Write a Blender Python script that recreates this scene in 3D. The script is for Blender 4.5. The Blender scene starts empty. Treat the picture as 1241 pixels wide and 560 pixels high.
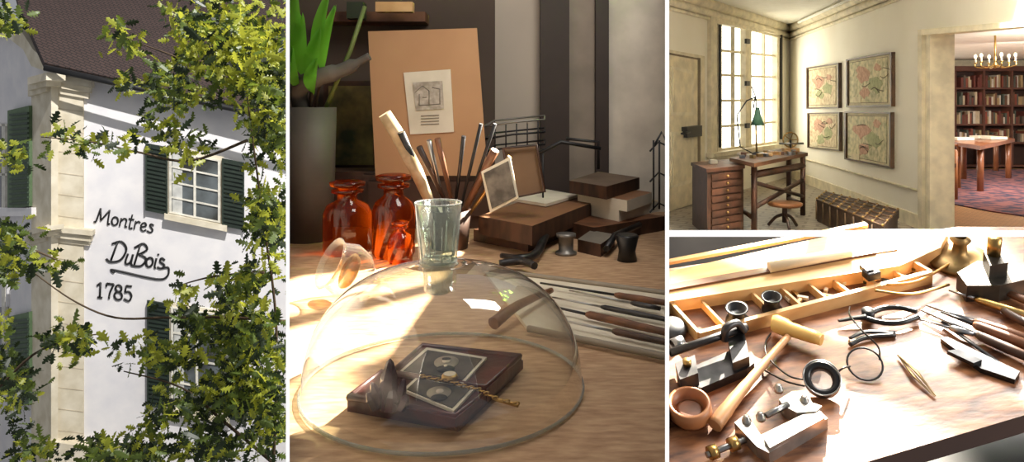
import bpy, bmesh, math, random
from mathutils import Vector, Matrix
random.seed(7)
F=800.; CX=620.5; HY=128.; H=1.15
CAM=Vector((0,0,H))
def P(px,py,d): return Vector(((px-CX)/F*d, d, H-(py-HY)/F*d))
class PL:
    def __init__(s,p0,n): s.p=Vector(p0); s.n=Vector(n).normalized()
    def at(s,px,py,off=0.):
        r=Vector(((px-CX)/F,1,-(py-HY)/F)); return CAM+r*((s.p+s.n*off-CAM).dot(s.n)/r.dot(s.n))
def lin(c): return tuple(((v/255)/12.92 if v/255<=.04045 else ((v/255+.055)/1.055)**2.4) for v in c)+(1,)
_m={}
def M(name,col,rough=.5,metal=0.,col2=None,scale=8.,bump=0.,kind='noise',map_scale=(1,1,1),rot=(0,0,0),emit=0.,lo=.35,hi=.65,coat=0.,detail=5):
    if name in _m: return _m[name]
    m=bpy.data.materials.new(name); m.use_nodes=True; nt=m.node_tree; N=nt.nodes; L=nt.links
    b=N['Principled BSDF']; b.inputs['Roughness'].default_value=rough; b.inputs['Metallic'].default_value=metal
    b.inputs['Coat Weight'].default_value=coat
    c1=lin(col); c2=lin(col2) if col2 else tuple(v*.75 for v in c1[:3])+(1,)
    tc=N.new('ShaderNodeTexCoord'); mp=N.new('ShaderNodeMapping'); mp.inputs['Scale'].default_value=map_scale; mp.inputs['Rotation'].default_value=rot
    L.new(tc.outputs['Object'],mp.inputs['Vector'])
    if kind=='brick':
        t=N.new('ShaderNodeTexBrick'); t.inputs['Color1'].default_value=c1; t.inputs['Color2'].default_value=tuple(v*.8 for v in c1[:3])+(1,); t.inputs['Mortar'].default_value=c2
        t.inputs['Scale'].default_value=scale; t.inputs['Mortar Size'].default_value=.03; L.new(mp.outputs[0],t.inputs['Vector']); L.new(t.outputs['Color'],b.inputs['Base Color']); src=t.outputs['Fac']
    else:
        t=N.new('ShaderNodeTexNoise'); t.inputs['Scale'].default_value=scale; t.inputs['Detail'].default_value=detail; L.new(mp.outputs[0],t.inputs['Vector'])
        r=N.new('ShaderNodeValToRGB'); r.color_ramp.elements[0].color=c2; r.color_ramp.elements[1].color=c1; r.color_ramp.elements[0].position=lo; r.color_ramp.elements[1].position=hi
        L.new(t.outputs['Fac'],r.inputs['Fac']); L.new(r.outputs['Color'],b.inputs['Base Color']); src=t.outputs['Fac']
        if emit: L.new(r.outputs['Color'],b.inputs['Emission Color']); b.inputs['Emission Strength'].default_value=emit
    if bump:
        bp=N.new('ShaderNodeBump'); bp.inputs['Strength'].default_value=bump; bp.inputs['Distance'].default_value=.01; L.new(src,bp.inputs['Height']); L.new(bp.outputs[0],b.inputs['Normal'])
    _m[name]=m; return m
def GL(name,col,ior=1.45,boost=1.,rough=.02,tint=.0,tcol=(255,255,255),transl=False,base=.05,pwr=3.2):
    if name in _m: return _m[name]
    m=bpy.data.materials.new(name); m.use_nodes=True; nt=m.node_tree; N=nt.nodes; L=nt.links
    for n in list(N):
        if n.type!='OUTPUT_MATERIAL': N.remove(n)
    o=[n for n in N if n.type=='OUTPUT_MATERIAL'][0]
    tr=N.new('ShaderNodeBsdfTransparent'); tr.inputs[0].default_value=lin(col)
    g=N.new('ShaderNodeBsdfGlossy'); g.inputs['Roughness'].default_value=rough
    lw=N.new('ShaderNodeLayerWeight'); lw.inputs[0].default_value=.5
    pw=N.new('ShaderNodeMath'); pw.operation='POWER'; pw.inputs[1].default_value=pwr; L.new(lw.outputs['Facing'],pw.inputs[0])
    ma=N.new('ShaderNodeMath'); ma.operation='MULTIPLY_ADD'; ma.inputs[1].default_value=.75*boost; ma.inputs[2].default_value=base; ma.use_clamp=True; L.new(pw.outputs[0],ma.inputs[0])
    mx=N.new('ShaderNodeMixShader'); L.new(ma.outputs[0],mx.inputs[0]); L.new(tr.outputs[0],mx.inputs[1]); L.new(g.outputs[0],mx.inputs[2])
    if tint:
        df=N.new('ShaderNodeBsdfTranslucent' if transl else 'ShaderNodeBsdfDiffuse'); df.inputs[0].default_value=lin(tcol); m2=N.new('ShaderNodeMixShader'); m2.inputs[0].default_value=tint
        L.new(mx.outputs[0],m2.inputs[1]); L.new(df.outputs[0],m2.inputs[2]); L.new(m2.outputs[0],o.inputs[0])
    else: L.new(mx.outputs[0],o.inputs[0])
    _m[name]=m; return m
def LEAF(name,col,tc):
    m=bpy.data.materials.new(name); m.use_nodes=True; nt=m.node_tree; N=nt.nodes; L=nt.links
    b=N['Principled BSDF']; b.inputs['Base Color'].default_value=lin(col); b.inputs['Roughness'].default_value=.45
    t=N.new('ShaderNodeBsdfTranslucent'); t.inputs[0].default_value=lin(tc); mx=N.new('ShaderNodeMixShader'); mx.inputs[0].default_value=.45
    o=[n for n in N if n.type=='OUTPUT_MATERIAL'][0]; L.new(b.outputs[0],mx.inputs[1]); L.new(t.outputs[0],mx.inputs[2]); L.new(mx.outputs[0],o.inputs[0]); return m
def cat(pts,n=6,closed=False):
    pts=[Vector(p) for p in pts]; out=[]; k=len(pts)
    rng=range(k) if closed else range(k-1)
    for i in rng:
        if closed: a,b,c,d=pts[(i-1)%k],pts[i],pts[(i+1)%k],pts[(i+2)%k]
        else: a,b,c,d=pts[max(i-1,0)],pts[i],pts[i+1],pts[min(i+2,k-1)]
        for j in range(n):
            t=j/n; out.append(.5*((2*b)+(c-a)*t+(2*a-5*b+4*c-d)*t*t+(3*b-a-3*c+d)*t**3))
    if not closed: out.append(pts[-1])
    return out
class B:
    def __init__(s): s.bm=bmesh.new(); s.mats=[]
    def mi(s,m):
        if m not in s.mats: s.mats.append(m)
        return s.mats.index(m)
    def f(s,vs,k,sm=False):
        try:
            f=s.bm.faces.new(vs); f.material_index=k; f.smooth=sm; return f
        except ValueError: return None
    def prism(s,fr,bk,m,m2=None):
        k=s.mi(m); k2=s.mi(m2) if m2 else k
        a=[s.bm.verts.new(p) for p in fr]; b=[s.bm.verts.new(p) for p in bk]; n=len(a)
        s.f(a,k); s.f(b[::-1],k2)
        for i in range(n): s.f([a[i],b[i],b[(i+1)%n],a[(i+1)%n]],k2)
    def slab(s,pl,pts,off,th,m,m2=None):
        fr=[pl.at(x,y,off) for x,y in pts]; s.prism(fr,[p-pl.n*th for p in fr],m,m2)
    def rect(s,pl,x0,y0,x1,y1,off,th,m): s.slab(pl,[(x0,y0),(x1,y0),(x1,y1),(x0,y1)],off,th,m)
    def extr(s,xy,z0,z1,m): s.prism([Vector((p[0],p[1],z1)) for p in xy],[Vector((p[0],p[1],z0)) for p in xy],m)
    def box(s,M4,sz,m,bev=0):
        r=bmesh.ops.create_cube(s.bm,size=1); vs=r['verts']; k=s.mi(m)
        bmesh.ops.scale(s.bm,vec=sz,verts=vs)
        fs=list({f for v in vs for f in v.link_faces})
        for f in fs: f.material_index=k
        if bev:
            es=list({e for v in vs for e in v.link_edges}); r=bmesh.ops.bevel(s.bm,geom=es,offset=bev,segments=2,affect='EDGES',profile=.5)
            vs=list({v for f in r['faces'] for v in f.verts}|set(v for v in vs if v.is_valid))
            vs=list({v for v0 in vs for f in v0.link_faces for v in f.verts})
            for v in vs:
                for f in v.link_faces: f.material_index=k
        bmesh.ops.transform(s.bm,matrix=M4,verts=vs)
    def lathe(s,prof,m,M4=Matrix(),seg=40,sm=True,sx=1,sy=1):
        k=s.mi(m); rings=[]
        for r,z in prof:
            if r<1e-6: rings.append([s.bm.verts.new(M4@Vector((0,0,z)))])
            else: rings.append([s.bm.verts.new(M4@Vector((r*sx*math.cos(2*math.pi*i/seg),r*sy*math.sin(2*math.pi*i/seg),z))) for i in range(seg)])
        for a,b in zip(rings,rings[1:]):
            for i in range(seg):
                j=(i+1)%seg
                if len(a)==1 and len(b)==1: continue
                if len(a)==1: s.f([a[0],b[i],b[j]],k,sm)
                elif len(b)==1: s.f([a[i],a[j],b[0]],k,sm)
                else: s.f([a[i],a[j],b[j],b[i]],k,sm)
    def tube(s,pts,r,m,seg=8,closed=False,flat=1.):
        pts=[Vector(p) for p in pts]; n=len(pts); k=s.mi(m)
        if not isinstance(r,(list,tuple)): r=[r]*n
        elif len(r)!=n: r=[r[0]+(r[-1]-r[0])*i/(n-1) for i in range(n)] if len(r)==2 else [r[min(int(i*len(r)/n),len(r)-1)] for i in range(n)]
        up=None; rings=[]
        for i,p in enumerate(pts):
            if closed: t=pts[(i+1)%n]-pts[i-1]
            else: t=pts[min(i+1,n-1)]-pts[max(i-1,0)]
            t.normalize()
            if up is None: up=Vector((0,0,1)) if abs(t.z)<.8 else Vector((0,1,0))
            sd=t.cross(up)
            if sd.length<1e-5: sd=t.cross(Vector((1,0,.3)))
            sd.normalize(); up=sd.cross(t).normalized()
            rings.append([s.bm.verts.new(p+sd*r[i]*math.cos(2*math.pi*q/seg)+up*r[i]*flat*math.sin(2*math.pi*q/seg)) for q in range(seg)])
        pr=list(zip(rings,rings[1:]))
        if closed: pr.append((rings[-1],rings[0]))
        for a,b in pr:
            for q in range(seg): s.f([a[q],a[(q+1)%seg],b[(q+1)%seg],b[q]],k,True)
        if not closed: s.f(rings[0][::-1],k); s.f(rings[-1],k)
    def sph(s,c,r,m,sc=(1,1,1),seg=16):
        pr=[(r*math.sin(math.pi*i/10),-r*math.cos(math.pi*i/10)) for i in range(11)]
        pr[0]=(0,-r); pr[-1]=(0,r)
        s.lathe(pr,m,Matrix.Translation(c)@Matrix.Diagonal((sc[0],sc[1],sc[2],1)),seg)
    def done(s,name,clip=None):
        bm=s.bm
        if clip:
            for px,sg in clip:
                r=Vector(((px-CX)/F,1,0)); n=Vector((r.y,-r.x,0))*sg
                bmesh.ops.bisect_plane(bm,geom=bm.verts[:]+bm.edges[:]+bm.faces[:],plane_co=CAM,plane_no=n,clear_outer=True)
        bmesh.ops.recalc_face_normals(bm,faces=bm.faces[:])
        if not bm.verts: bm.free(); return None
        xs=[v.co for v in bm.verts]; c=Vector([(min(v[i] for v in xs)+max(v[i] for v in xs))/2 for i in range(3)]); c.z=min(v.z for v in xs)
        for v in bm.verts: v.co-=c
        me=bpy.data.meshes.new(name); bm.to_mesh(me); bm.free()
        for m in s.mats: me.materials.append(m)
        o=bpy.data.objects.new(name,me); o.location=c; bpy.context.collection.objects.link(o); return o
def frame(o,z,x=None):
    z=Vector(z).normalized(); x=Vector(x) if x is not None else Vector((1,0,0))
    y=z.cross(x).normalized(); x=y.cross(z).normalized()
    m=Matrix((x,y,z)).transposed().to_4x4(); m.translation=o; return m
T=Matrix.Translation
# ------------------------------------------------------------------ materials
white_glow_edge=M('white_glow_edge',(238,236,232),.8,emit=0.85,col2=(235,233,230))  # self-glowing white so the divider edges stay bright; no lamp there
matte=M('matte_partition',(110,104,98),.9)
stucco=M('stucco',(236,233,233),.9,col2=(224,222,225),scale=3,bump=.25)
stone=M('cream_stone',(228,219,198),.85,col2=(206,195,170),scale=4,bump=.2)
tiles=M('roof_tiles',(66,50,46),.8,col2=(26,20,19),kind='brick',scale=5,bump=.6)
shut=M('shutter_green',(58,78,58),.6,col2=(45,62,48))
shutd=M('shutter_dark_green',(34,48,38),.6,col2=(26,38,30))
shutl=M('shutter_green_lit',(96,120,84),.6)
dark=M('dark_iron',(28,27,28),.5,col2=(18,18,20))
wframe=M('window_white',(232,228,215),.6)
pane=M('window_pane',(120,128,132),.15,col2=(50,50,46),scale=1.2)
bark=M('bark',(74,58,40),.9)
woodT=M('bench_wood_pale',(200,166,130),.6,col2=(156,120,88),scale=16,map_scale=(2,8,2),bump=.15,rot=(0,0,.3),lo=.3,hi=.7,detail=12)
wood4=M('bench_wood_worn',(168,112,72),.45,col2=(82,48,32),scale=13,map_scale=(1.4,6,4),rot=(0,0,-.9),bump=.12,lo=.32,hi=.66,detail=12)
woodL=M('box_wood',(220,178,122),.5,col2=(196,150,96),scale=6,map_scale=(2,12,2))
woodB=M('dark_brown_wood',(80,52,36),.5,col2=(46,30,20),scale=6,map_scale=(2,8,2))
woodR=M('reddish_wood',(124,80,52),.5,col2=(84,52,32),scale=8,map_scale=(2,8,2))
steel=M('steel',(190,190,188),.28,1.,col2=(140,140,140))
dsteel=M('dark_steel',(78,76,76),.4,.8,col2=(45,45,46),scale=30)
brass=M('brass',(205,172,110),.35,1.,col2=(156,124,72))
black=M('black_plastic',(22,22,23),.35)
paper=M('paper',(222,212,192),.9,col2=(202,192,170))
# ------------------------------------------------------------------ partitions
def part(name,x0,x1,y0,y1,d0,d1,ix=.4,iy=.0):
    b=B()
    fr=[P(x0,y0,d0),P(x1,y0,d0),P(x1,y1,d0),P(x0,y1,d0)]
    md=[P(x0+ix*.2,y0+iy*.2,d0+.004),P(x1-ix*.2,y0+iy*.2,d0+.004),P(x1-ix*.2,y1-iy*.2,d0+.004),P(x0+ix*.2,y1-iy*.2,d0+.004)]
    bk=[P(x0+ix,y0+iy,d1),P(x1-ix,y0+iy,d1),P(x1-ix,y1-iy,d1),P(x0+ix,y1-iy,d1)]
    b.prism(fr,md,white_glow_edge); b.prism(md,bk,matte); b.done(name)
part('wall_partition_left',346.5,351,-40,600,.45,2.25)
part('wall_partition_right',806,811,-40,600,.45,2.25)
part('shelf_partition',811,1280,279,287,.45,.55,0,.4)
# ================================================================== PANEL 1 : house
def mkplane(a,b_):
    d=b_-a; n=Vector((d.y,-d.x,0)).normalized()
    if n.dot(CAM-a)<0: n=-n
    return PL(a,n)
cor=P(62,300,11.)
W1=mkplane(cor,P(347,300,12.3)); W0=mkplane(cor,P(0,300,12.6))
b=B(); b.slab(W1,[(62,80),(370,146),(370,640),(62,640)],0,.3,stucco); b.done('wall_facade_front')
b=B(); b.slab(W0,[(-80,20),(30,30),(62,85),(62,640),(-80,640)],0,.3,stucco)
b.slab(W0,[(-40,20),(4,28),(26,38),(40,60),(54,72),(54,86),(38,80),(28,60),(10,46),(-40,38)],.12,.1,stone); b.done('wall_facade_side')
b=B()
e0=P(54,76,10.6); e1=P(370,144,11.8); e2=P(200,-60,14.8); rn=(e1-e0).cross(e2-e0).normalized(); rn=rn if rn.dot(CAM-e0)>0 else -rn
b.slab(PL(e0,rn),[(54,76),(150,97),(370,144),(370,-70),(4,-70),(22,4)],0,.14,tiles)
b.tube([P(54,82,10.5),P(150,103,10.8),P(370,151,11.6)],.05,dark)
b.done('tiled_roof')
b=B()
b.slab(W1,[(62,95),(101,104),(101,560),(62,560)],.05,.1,stone)
b.slab(W0,[(62,95),(38,100),(38,640),(62,640)],.05,.1,stone)
for a0,a1,o in [(88,97,.22),(97,104,.16),(104,111,.1)]:
    b.slab(W1,[(62-8*o/.2,a0),(104+6*o/.2,a0+9),(104+6*o/.2,a1+9),(62-8*o/.2,a1)],o,o+.05,stone); b.slab(W0,[(56,a0),(34-3*o,a0+6),(34-3*o,a1+6),(56,a1)],o,o+.05,stone)
for a0,a1,o in [(274,280,.2),(280,287,.14),(287,292,.08)]:
    b.slab(W1,[(60-6*o/.2,a0),(106+6*o/.2,a0+6),(106+6*o/.2,a1+6),(60-6*o/.2,a1)],o,o+.05,stone); b.slab(W0,[(56,a0),(30,a0+6),(30,a1+6),(56,a1)],o,o+.05,stone)
for y in range(130,560,26):
    b.slab(W1,[(62,y),(101,y+5),(101,y+6),(62,y+1)],.055,.02,M('stone_joint',(205,192,168),.9))
b.slab(W1,[(58,535),(150,548),(150,600),(58,600)],.2,.25,stone)
b.done('stone_corner_pilaster')
def window(name,x0,x1,y0,y1,sl,shw):
    b=B(); s=lambda x:sl*(x-x0)
    R=lambda a,c,ya,yb,o,t,m:b.slab(W1,[(a,ya+s(a)),(c,ya+s(c)),(c,yb+s(c)),(a,yb+s(a))],o,t,m)
    R(x0-3,x1+4,y0-5,y1+5,.03,.05,stone); R(x0-6,x1+8,y1+2,y1+9,.16,.18,stone)
    R(x0,x1,y0,y1,.04,.03,pane)
    for a in (x0,(x0+x1)/2-1.5,x1-3): R(a,a+3,y0,y1,.07,.05,wframe)
    n=4
    for i in range(n+1): y=y0+(y1-y0-2)*i/n; R(x0,x1,y,y+2,.065,.04,wframe)
    R(x0+4,x0+16,y0+2,y1-2,.05,.02,M('curtain',(205,205,200),.9)) 
    for a,c in ((x0-shw-2,x0-2),(x1+2,x1+shw+2)):
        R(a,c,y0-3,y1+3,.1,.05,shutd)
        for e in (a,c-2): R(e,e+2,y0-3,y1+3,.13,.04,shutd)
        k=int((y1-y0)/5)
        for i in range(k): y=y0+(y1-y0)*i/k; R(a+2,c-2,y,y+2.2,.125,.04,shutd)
    b.done(name)
window('window_1',205,267,182,258,.20,27); window('window_2',207,270,372,494,.16,27)
b=B()
b.rect(W0,-40,150,8,478,.02,.03,pane)
for x in (-20,2): b.rect(W0,x,150,x+4,478,.06,.05,wframe)
for y in (150,210,270,340,400,474): b.rect(W0,-40,y,8,y+3,.06,.05,wframe)
for (y0,y1) in ((128,250),(378,490)):
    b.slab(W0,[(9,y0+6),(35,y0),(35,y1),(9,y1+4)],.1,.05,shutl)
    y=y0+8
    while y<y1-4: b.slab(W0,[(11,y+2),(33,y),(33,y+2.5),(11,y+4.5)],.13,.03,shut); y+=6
b.rect(W0,-40,252,38,262,.12,.12,stucco); b.rect(W0,-40,262,8,372,.05,.05,stucco)
b.done('window_3')
# lettering
b=B()
def stroke(pts,x0,y0,sl,sc,w,it=.22,closed=False):
    q=[(x0+sc*u+it*sc*v, y0+sl*sc*u-sc*v) for u,v in pts]
    q3=cat([W1.at(x,y,.015) for x,y in q],5,closed) if len(q)>2 else [W1.at(x,y,.015) for x,y in q]
    b.tube(q3,w*.85*11.5/F,dark,6,closed,)
def ell(cx,cy,rx,ry): return [(cx+rx*math.cos(t*math.pi/4),cy+ry*math.sin(t*math.pi/4)) for t in range(8)]
a=(114,268,.2,1.1,1.15)
for s_ in [[(0,0),(2,0),(4,15)],[(4,15),(7,2)],[(7,2),(14,15)],[(14,15),(15,0),(17,1)],[(28,0),(28,9)],[(28,5),(31,9),(34,8),(34,1),(36,1)],[(39,15),(38.5,2),(40,0),(42,1)],[(36,10),(42,10)],[(44,0),(44,9)],[(44,6),(47,9),(49,8)],[(51,4),(56,6),(54,9),(51,7),(51,2),(54,0),(57,2)],[(64,8),(61,9),(60,7),(64,3),(62,0),(58,1)]]: stroke(s_,*a)
stroke(ell(22,4.5,3.3,4.5),*a,closed=True)
a=(131,317,.13,1.02,1.5)
for s_ in [[(6,24),(3,2)],[(0,21),(10,25),(18,17),(14,4),(3,0),(-3,3)],[(21,12),(20,3),(22,0),(26,3),(27,12)],[(27,12),(27,1),(29,0)],[(33,25),(31,0)],[(27,20),(36,26),(42,20),(34,13)],[(34,13),(43,9),(39,0),(28,-1)],[(55,11),(55,1),(57,0)],[(65,10),(61,12),(60,8),(66,4),(63,0),(58,1)],[(63,0),(71,2),(72,-8),(60,-13),(10,-9),(7,-10.5),(10,-12)]]: stroke(s_,*a)
stroke(ell(48,5.5,3.8,5.5),*a,closed=True); stroke([(56,15),(56.3,16.5)],*a)
a=(116,360,.12,1.,1.4)
for s_ in [[(1,14),(5,18)],[(5,18),(5,0)],[(2,0),(8,0)],[(12,14),(12.5,18)],[(12.5,18),(21,18)],[(21,18),(17,8),(16,0)],[(43,18),(36,18)],[(36,18),(35,10)],[(35,10),(40,11),(43,6),(40,0),(34,2)]]: stroke(s_,*a,it=.05)
stroke(ell(27,13.7,3.6,4),*a,it=.05,closed=True); stroke(ell(27,4.8,4.6,4.8),*a,it=.05,closed=True)
b.done('wall_lettering')
# foliage
lm=[LEAF('leaf_bright',(136,142,44),(190,192,64)),LEAF('leaf_mid',(76,92,38),(112,128,44)),LEAF('leaf_dark',(32,44,24),(46,60,26))]  # bright and dark leaves put sunlit clumps and shaded interiors into the colour
half=[(.0,.0),(.1,.05),(.22,.2),(.3,.08),(.44,.3),(.5,.1),(.66,.27),(.72,.1),(.88,.14),(1,0)]
outl=half+[(x,-y) for x,y in half[-2:0:-1]]
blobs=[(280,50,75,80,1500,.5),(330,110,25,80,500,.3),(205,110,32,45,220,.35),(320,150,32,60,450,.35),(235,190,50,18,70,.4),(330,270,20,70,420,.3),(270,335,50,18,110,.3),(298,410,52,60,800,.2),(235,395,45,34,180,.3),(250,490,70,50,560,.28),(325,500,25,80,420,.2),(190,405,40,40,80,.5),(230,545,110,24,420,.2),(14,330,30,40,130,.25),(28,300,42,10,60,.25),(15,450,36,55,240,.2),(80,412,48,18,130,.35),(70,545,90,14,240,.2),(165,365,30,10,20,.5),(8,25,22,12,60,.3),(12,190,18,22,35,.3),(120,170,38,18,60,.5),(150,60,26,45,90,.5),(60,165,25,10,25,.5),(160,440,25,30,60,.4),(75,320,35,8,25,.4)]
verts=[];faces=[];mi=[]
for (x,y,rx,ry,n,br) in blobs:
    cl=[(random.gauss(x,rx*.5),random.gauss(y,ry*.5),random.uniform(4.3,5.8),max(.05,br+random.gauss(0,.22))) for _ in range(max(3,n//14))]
    for i in range(n):
        c=random.choice(cl); px=random.gauss(c[0],9); py=random.gauss(c[1],7)
        if 112<px<205 and 240<py<372 and random.random()<.97: continue
        if 104<px<172 and 205<py<470 and random.random()<.6: continue
        if 195<px<280 and 188<py<290 and random.random()<.7: continue
        if px>352: continue
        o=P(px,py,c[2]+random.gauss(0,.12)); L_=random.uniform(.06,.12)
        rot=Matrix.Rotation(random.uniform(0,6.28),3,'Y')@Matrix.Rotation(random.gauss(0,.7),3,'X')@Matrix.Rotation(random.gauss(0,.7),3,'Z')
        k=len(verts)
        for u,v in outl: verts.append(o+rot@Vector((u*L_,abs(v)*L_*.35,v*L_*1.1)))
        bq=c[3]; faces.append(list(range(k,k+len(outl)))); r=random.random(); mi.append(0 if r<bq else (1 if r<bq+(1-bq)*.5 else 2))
bb=B()
me=bpy.data.meshes.new('tmp'); me.from_pydata([tuple(v) for v in verts],[],faces)
for i,p in enumerate(me.polygons): p.material_index=mi[i]
bb.mats=lm[:]; bb.bm.from_mesh(me)
for br in [[(360,40,5),(300,60,5),(240,75,5.1),(190,60,5),(150,45,5)],[(330,600,5),(335,400,5.1),(318,260,5),(300,120,5),(290,20,5)],[(350,390,5),(280,385,5),(200,385,5),(140,385,5),(90,365,5),(40,330,5)],[(330,560,5),(270,510,5),(220,470,5),(150,450,5)],[(-10,480,5),(40,430,5),(90,410,5),(120,405,5)],[(-10,300,5),(30,300,5),(75,318,5)],[(300,170,5),(230,195,5),(170,185,5),(110,172,5),(50,166,5)],[(320,330,5),(260,335,5),(220,345,5)]]:
    bb.tube(cat([P(*q) for q in br],5),[.013,.004],bark,6)
bb.done('oak_tree')
g=B(); g.extr([(-14,3),(-1.5,3),(-2.6,16),(-14,16)],-7.7,-7.6,M('ground_gravel',(120,115,105),.9,bump=.3)); g.done('ground')
# ================================================================== PANEL 3 : room
def FP(x,y,z=0): 
    d=(H-z)*F/(y-HY); return P(x,y,d)
A_=FP(808,256); C_=FP(957,214); E_=FP(1113,277)
WL=mkplane(A_,C_); WR=mkplane(C_,E_)
if WL.n.dot(Vector((1,-1,0)))<0: WL.n=-WL.n
if WR.n.dot(Vector((-1,-.2,0)))<0: WR.n=-WR.n
CZ=2.43
cream=M('cream_wall',(246,240,224),.85,col2=(242,235,217),scale=2)
creamtrim=M('cream_trim',(236,224,194),.7)
ceilm=M('ceiling_white',(244,241,230),.9,col2=(238,235,222))
floorm=M('floor_tiles',(172,160,140),.5,kind='brick',col2=(128,118,102),scale=2.2,rot=(0,0,.5))
b=B()
b.extr([(A_.x-.6,A_.y-.4),(C_.x-.1,C_.y+.3),(C_.x+.15,C_.y+.2),(E_.x+.15,E_.y),(3.3,3.0),(.9,3.0)],-.1,0,floorm); b.done('floor')
b=B(); b.extr([(A_.x-.6,A_.y-.4),(C_.x-.1,C_.y+.3),(C_.x+.15,C_.y+.2),(E_.x+.15,E_.y),(3.6,3.8),(1.1,3.8)],CZ,CZ+.1,ceilm)
b.done('ceiling')
b=B()
def wz(pl,x,z,off=0):
    p=pl.at(x,HY,off); return Vector((p.x,p.y,z))
def wallpoly(b,pl,L,m,th=.12):
    fr=[]
    for x,y in L:
        fr.append(wz(pl,x,y[0]) if isinstance(y,tuple) else pl.at(x,y))
    b.prism(fr,[p-pl.n*th for p in fr],m)
wx0,wx1=870,946; wt0,wt1,wb0,wb1=26,39,184,173
wallpoly(b,WL,[(795,(0,)),(795,(CZ,)),(wx0,(CZ,)),(wx0,(0,))],cream)
wallpoly(b,WL,[(wx1,(0,)),(wx1,(CZ,)),(957,(CZ,)),(957,(0,))],cream)
wallpoly(b,WL,[(wx0,(CZ,)),(wx1,(CZ,)),(wx1,wt1),(wx0,wt0)],cream)
wallpoly(b,WL,[(wx0,(0,)),(wx1,(0,)),(wx1,wb1),(wx0,wb0)],cream)
b.done('wall_left')
b=B()
glow=M('exterior_glow',(255,252,240),.9,col2=(246,246,236),emit=3.5,scale=1.0)  # glowing panel added outside the window to light the room
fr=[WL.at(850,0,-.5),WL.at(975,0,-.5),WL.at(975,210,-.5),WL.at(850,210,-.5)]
b.prism(fr,[p-WL.n*.1 for p in fr],glow); b.done('window_glow_panel')
b=B()
def q4(x0,x1,ft,fb):
    def y(x,f): u=(x-wx0)/(wx1-wx0); a=wt0+(wt1-wt0)*u; c=wb0+(wb1-wb0)*u; return a+(c-a)*f
    return [(x0,y(x0,ft)),(x1,y(x1,ft)),(x1,y(x1,fb)),(x0,y(x0,fb))]
for x0,x1 in ((870,875),(904,911),(942,946)): b.slab(WL,q4(x0,x1,0,1),.02,.08,creamtrim)
for x in (889,926): b.slab(WL,q4(x,x+1.6,0,1),-.02,.04,creamtrim)
for f in (0,.21,.40,.6,.8,.98): b.slab(WL,q4(870,946,f,f+.018),-.01,.04,creamtrim)
b.slab(WL,q4(868,948,-.03,0.015),.04,.1,creamtrim); b.slab(WL,[(865,186),(949,174),(949,178),(865,191)],.1,.2,creamtrim)
for x in (873,947): 
    b.slab(WL,q4(x,x+1.5,.02,.97),.05,.02,dark)
for f in (.1,.45,.8): b.slab(WL,q4(905,909,f,f+.04),.05,.03,dark)
b.slab(WL,q4(862,869,-.03,1.05),.05,.06,creamtrim)
b.done('window_4')
b=B()
b.slab(WL,[(800,58),(854,68),(854,244),(800,262)],.02,.05,creamtrim); b.slab(WL,[(802,64),(848,73),(848,243),(802,260)],.04,.03,M('door_cream',(232,217,182),.6))
b.slab(WL,[(846,70),(849,70.5),(849,243),(846,244)],.045,.03,M('door_gap',(120,104,78),.9)); b.slab(WL,[(802,62),(849,71),(849,73),(802,64.5)],.045,.03,M('door_gap',(0,0,0)))
for ys in ((80,86,140,140),(160,159,228,221)):
    b.slab(WL,[(814,ys[0]),(841,ys[1]),(841,ys[3]),(814,ys[2])],.055,.02,creamtrim); b.slab(WL,[(817,ys[0]+4),(838,ys[1]+4),(838,ys[3]-4),(817,ys[2]-4)],.065,.02,M('door_cream',(0,0,0)))
b.slab(WL,[(833,154),(851,152),(851,165),(833,167)],.11,.08,dark); b.tube([WL.at(826,162,.12),WL.at(836,160,.12)],.012,dark)
b.done('door_1')
b=B()
wallpoly(b,WR,[(957,(0,)),(957,(CZ,)),(1114,(CZ,)),(1114,(0,))],cream)
wallpoly(b,WR,[(1114,(CZ,)),(1300,(CZ,)),(1300,24),(1241,30),(1114,41)],cream); b.done('wall_right')
b=B()
for o,x0,x1 in ((.06,1112,1117),(.03,1117,1123),(.05,1123,1127)): wallpoly(b,PL(WR.p+WR.n*o,WR.n),[(x0,(0,)),(x0,41-(x0-1112)*.3),(x1,41-(x1-1112)*.3),(x1,(0,))],creamtrim,.2)
b.slab(WR,[(1112,36),(1241,25),(1300,19),(1300,26),(1241,32),(1112,43)],.07,.2,creamtrim)
b.done('door_frame')
b=B()
b.prism([wz(WR,957,.13,.02),wz(WR,1112,.13,.02),wz(WR,1112,0,.02),wz(WR,957,0,.02)],[wz(WR,957,.13),wz(WR,1112,.13),wz(WR,1112,0),wz(WR,957,0)],creamtrim)
b.tube([wz(WR,957,.36,.02),wz(WR,1112,.36,.02)],.012,creamtrim); b.done('baseboard_right')
b=B()
for pl,x0,x1 in ((WR,957,1250),(WL,800,957)):
    for r_,z in ((.07,CZ-.04),(.045,CZ-.15),(.02,CZ-.22)): b.tube([wz(pl,x0,z,.02),wz(pl,x1,z,.02)],r_,creamtrim,10)
b.tube([wz(WR,968,CZ-.05,.12),wz(WR,1100,CZ-.05,.12)],.02,ceilm,8)
b.done('trim_1')
mapm=M('antique_map_print',(222,206,168),.8,col2=(178,150,118),scale=20,lo=.3,hi=.6,detail=14)
mapg=M('antique_map_print_green',(218,206,166),.8,col2=(150,148,112),scale=18,lo=.3,hi=.6,detail=14)
landp=M('map_land_pink',(206,166,138),.8,col2=(172,128,104),scale=26,detail=12); landg=M('map_land_green',(178,176,130),.8,col2=(140,144,100),scale=26,detail=12)
inkm=M('map_ink',(96,80,62),.9)
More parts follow.
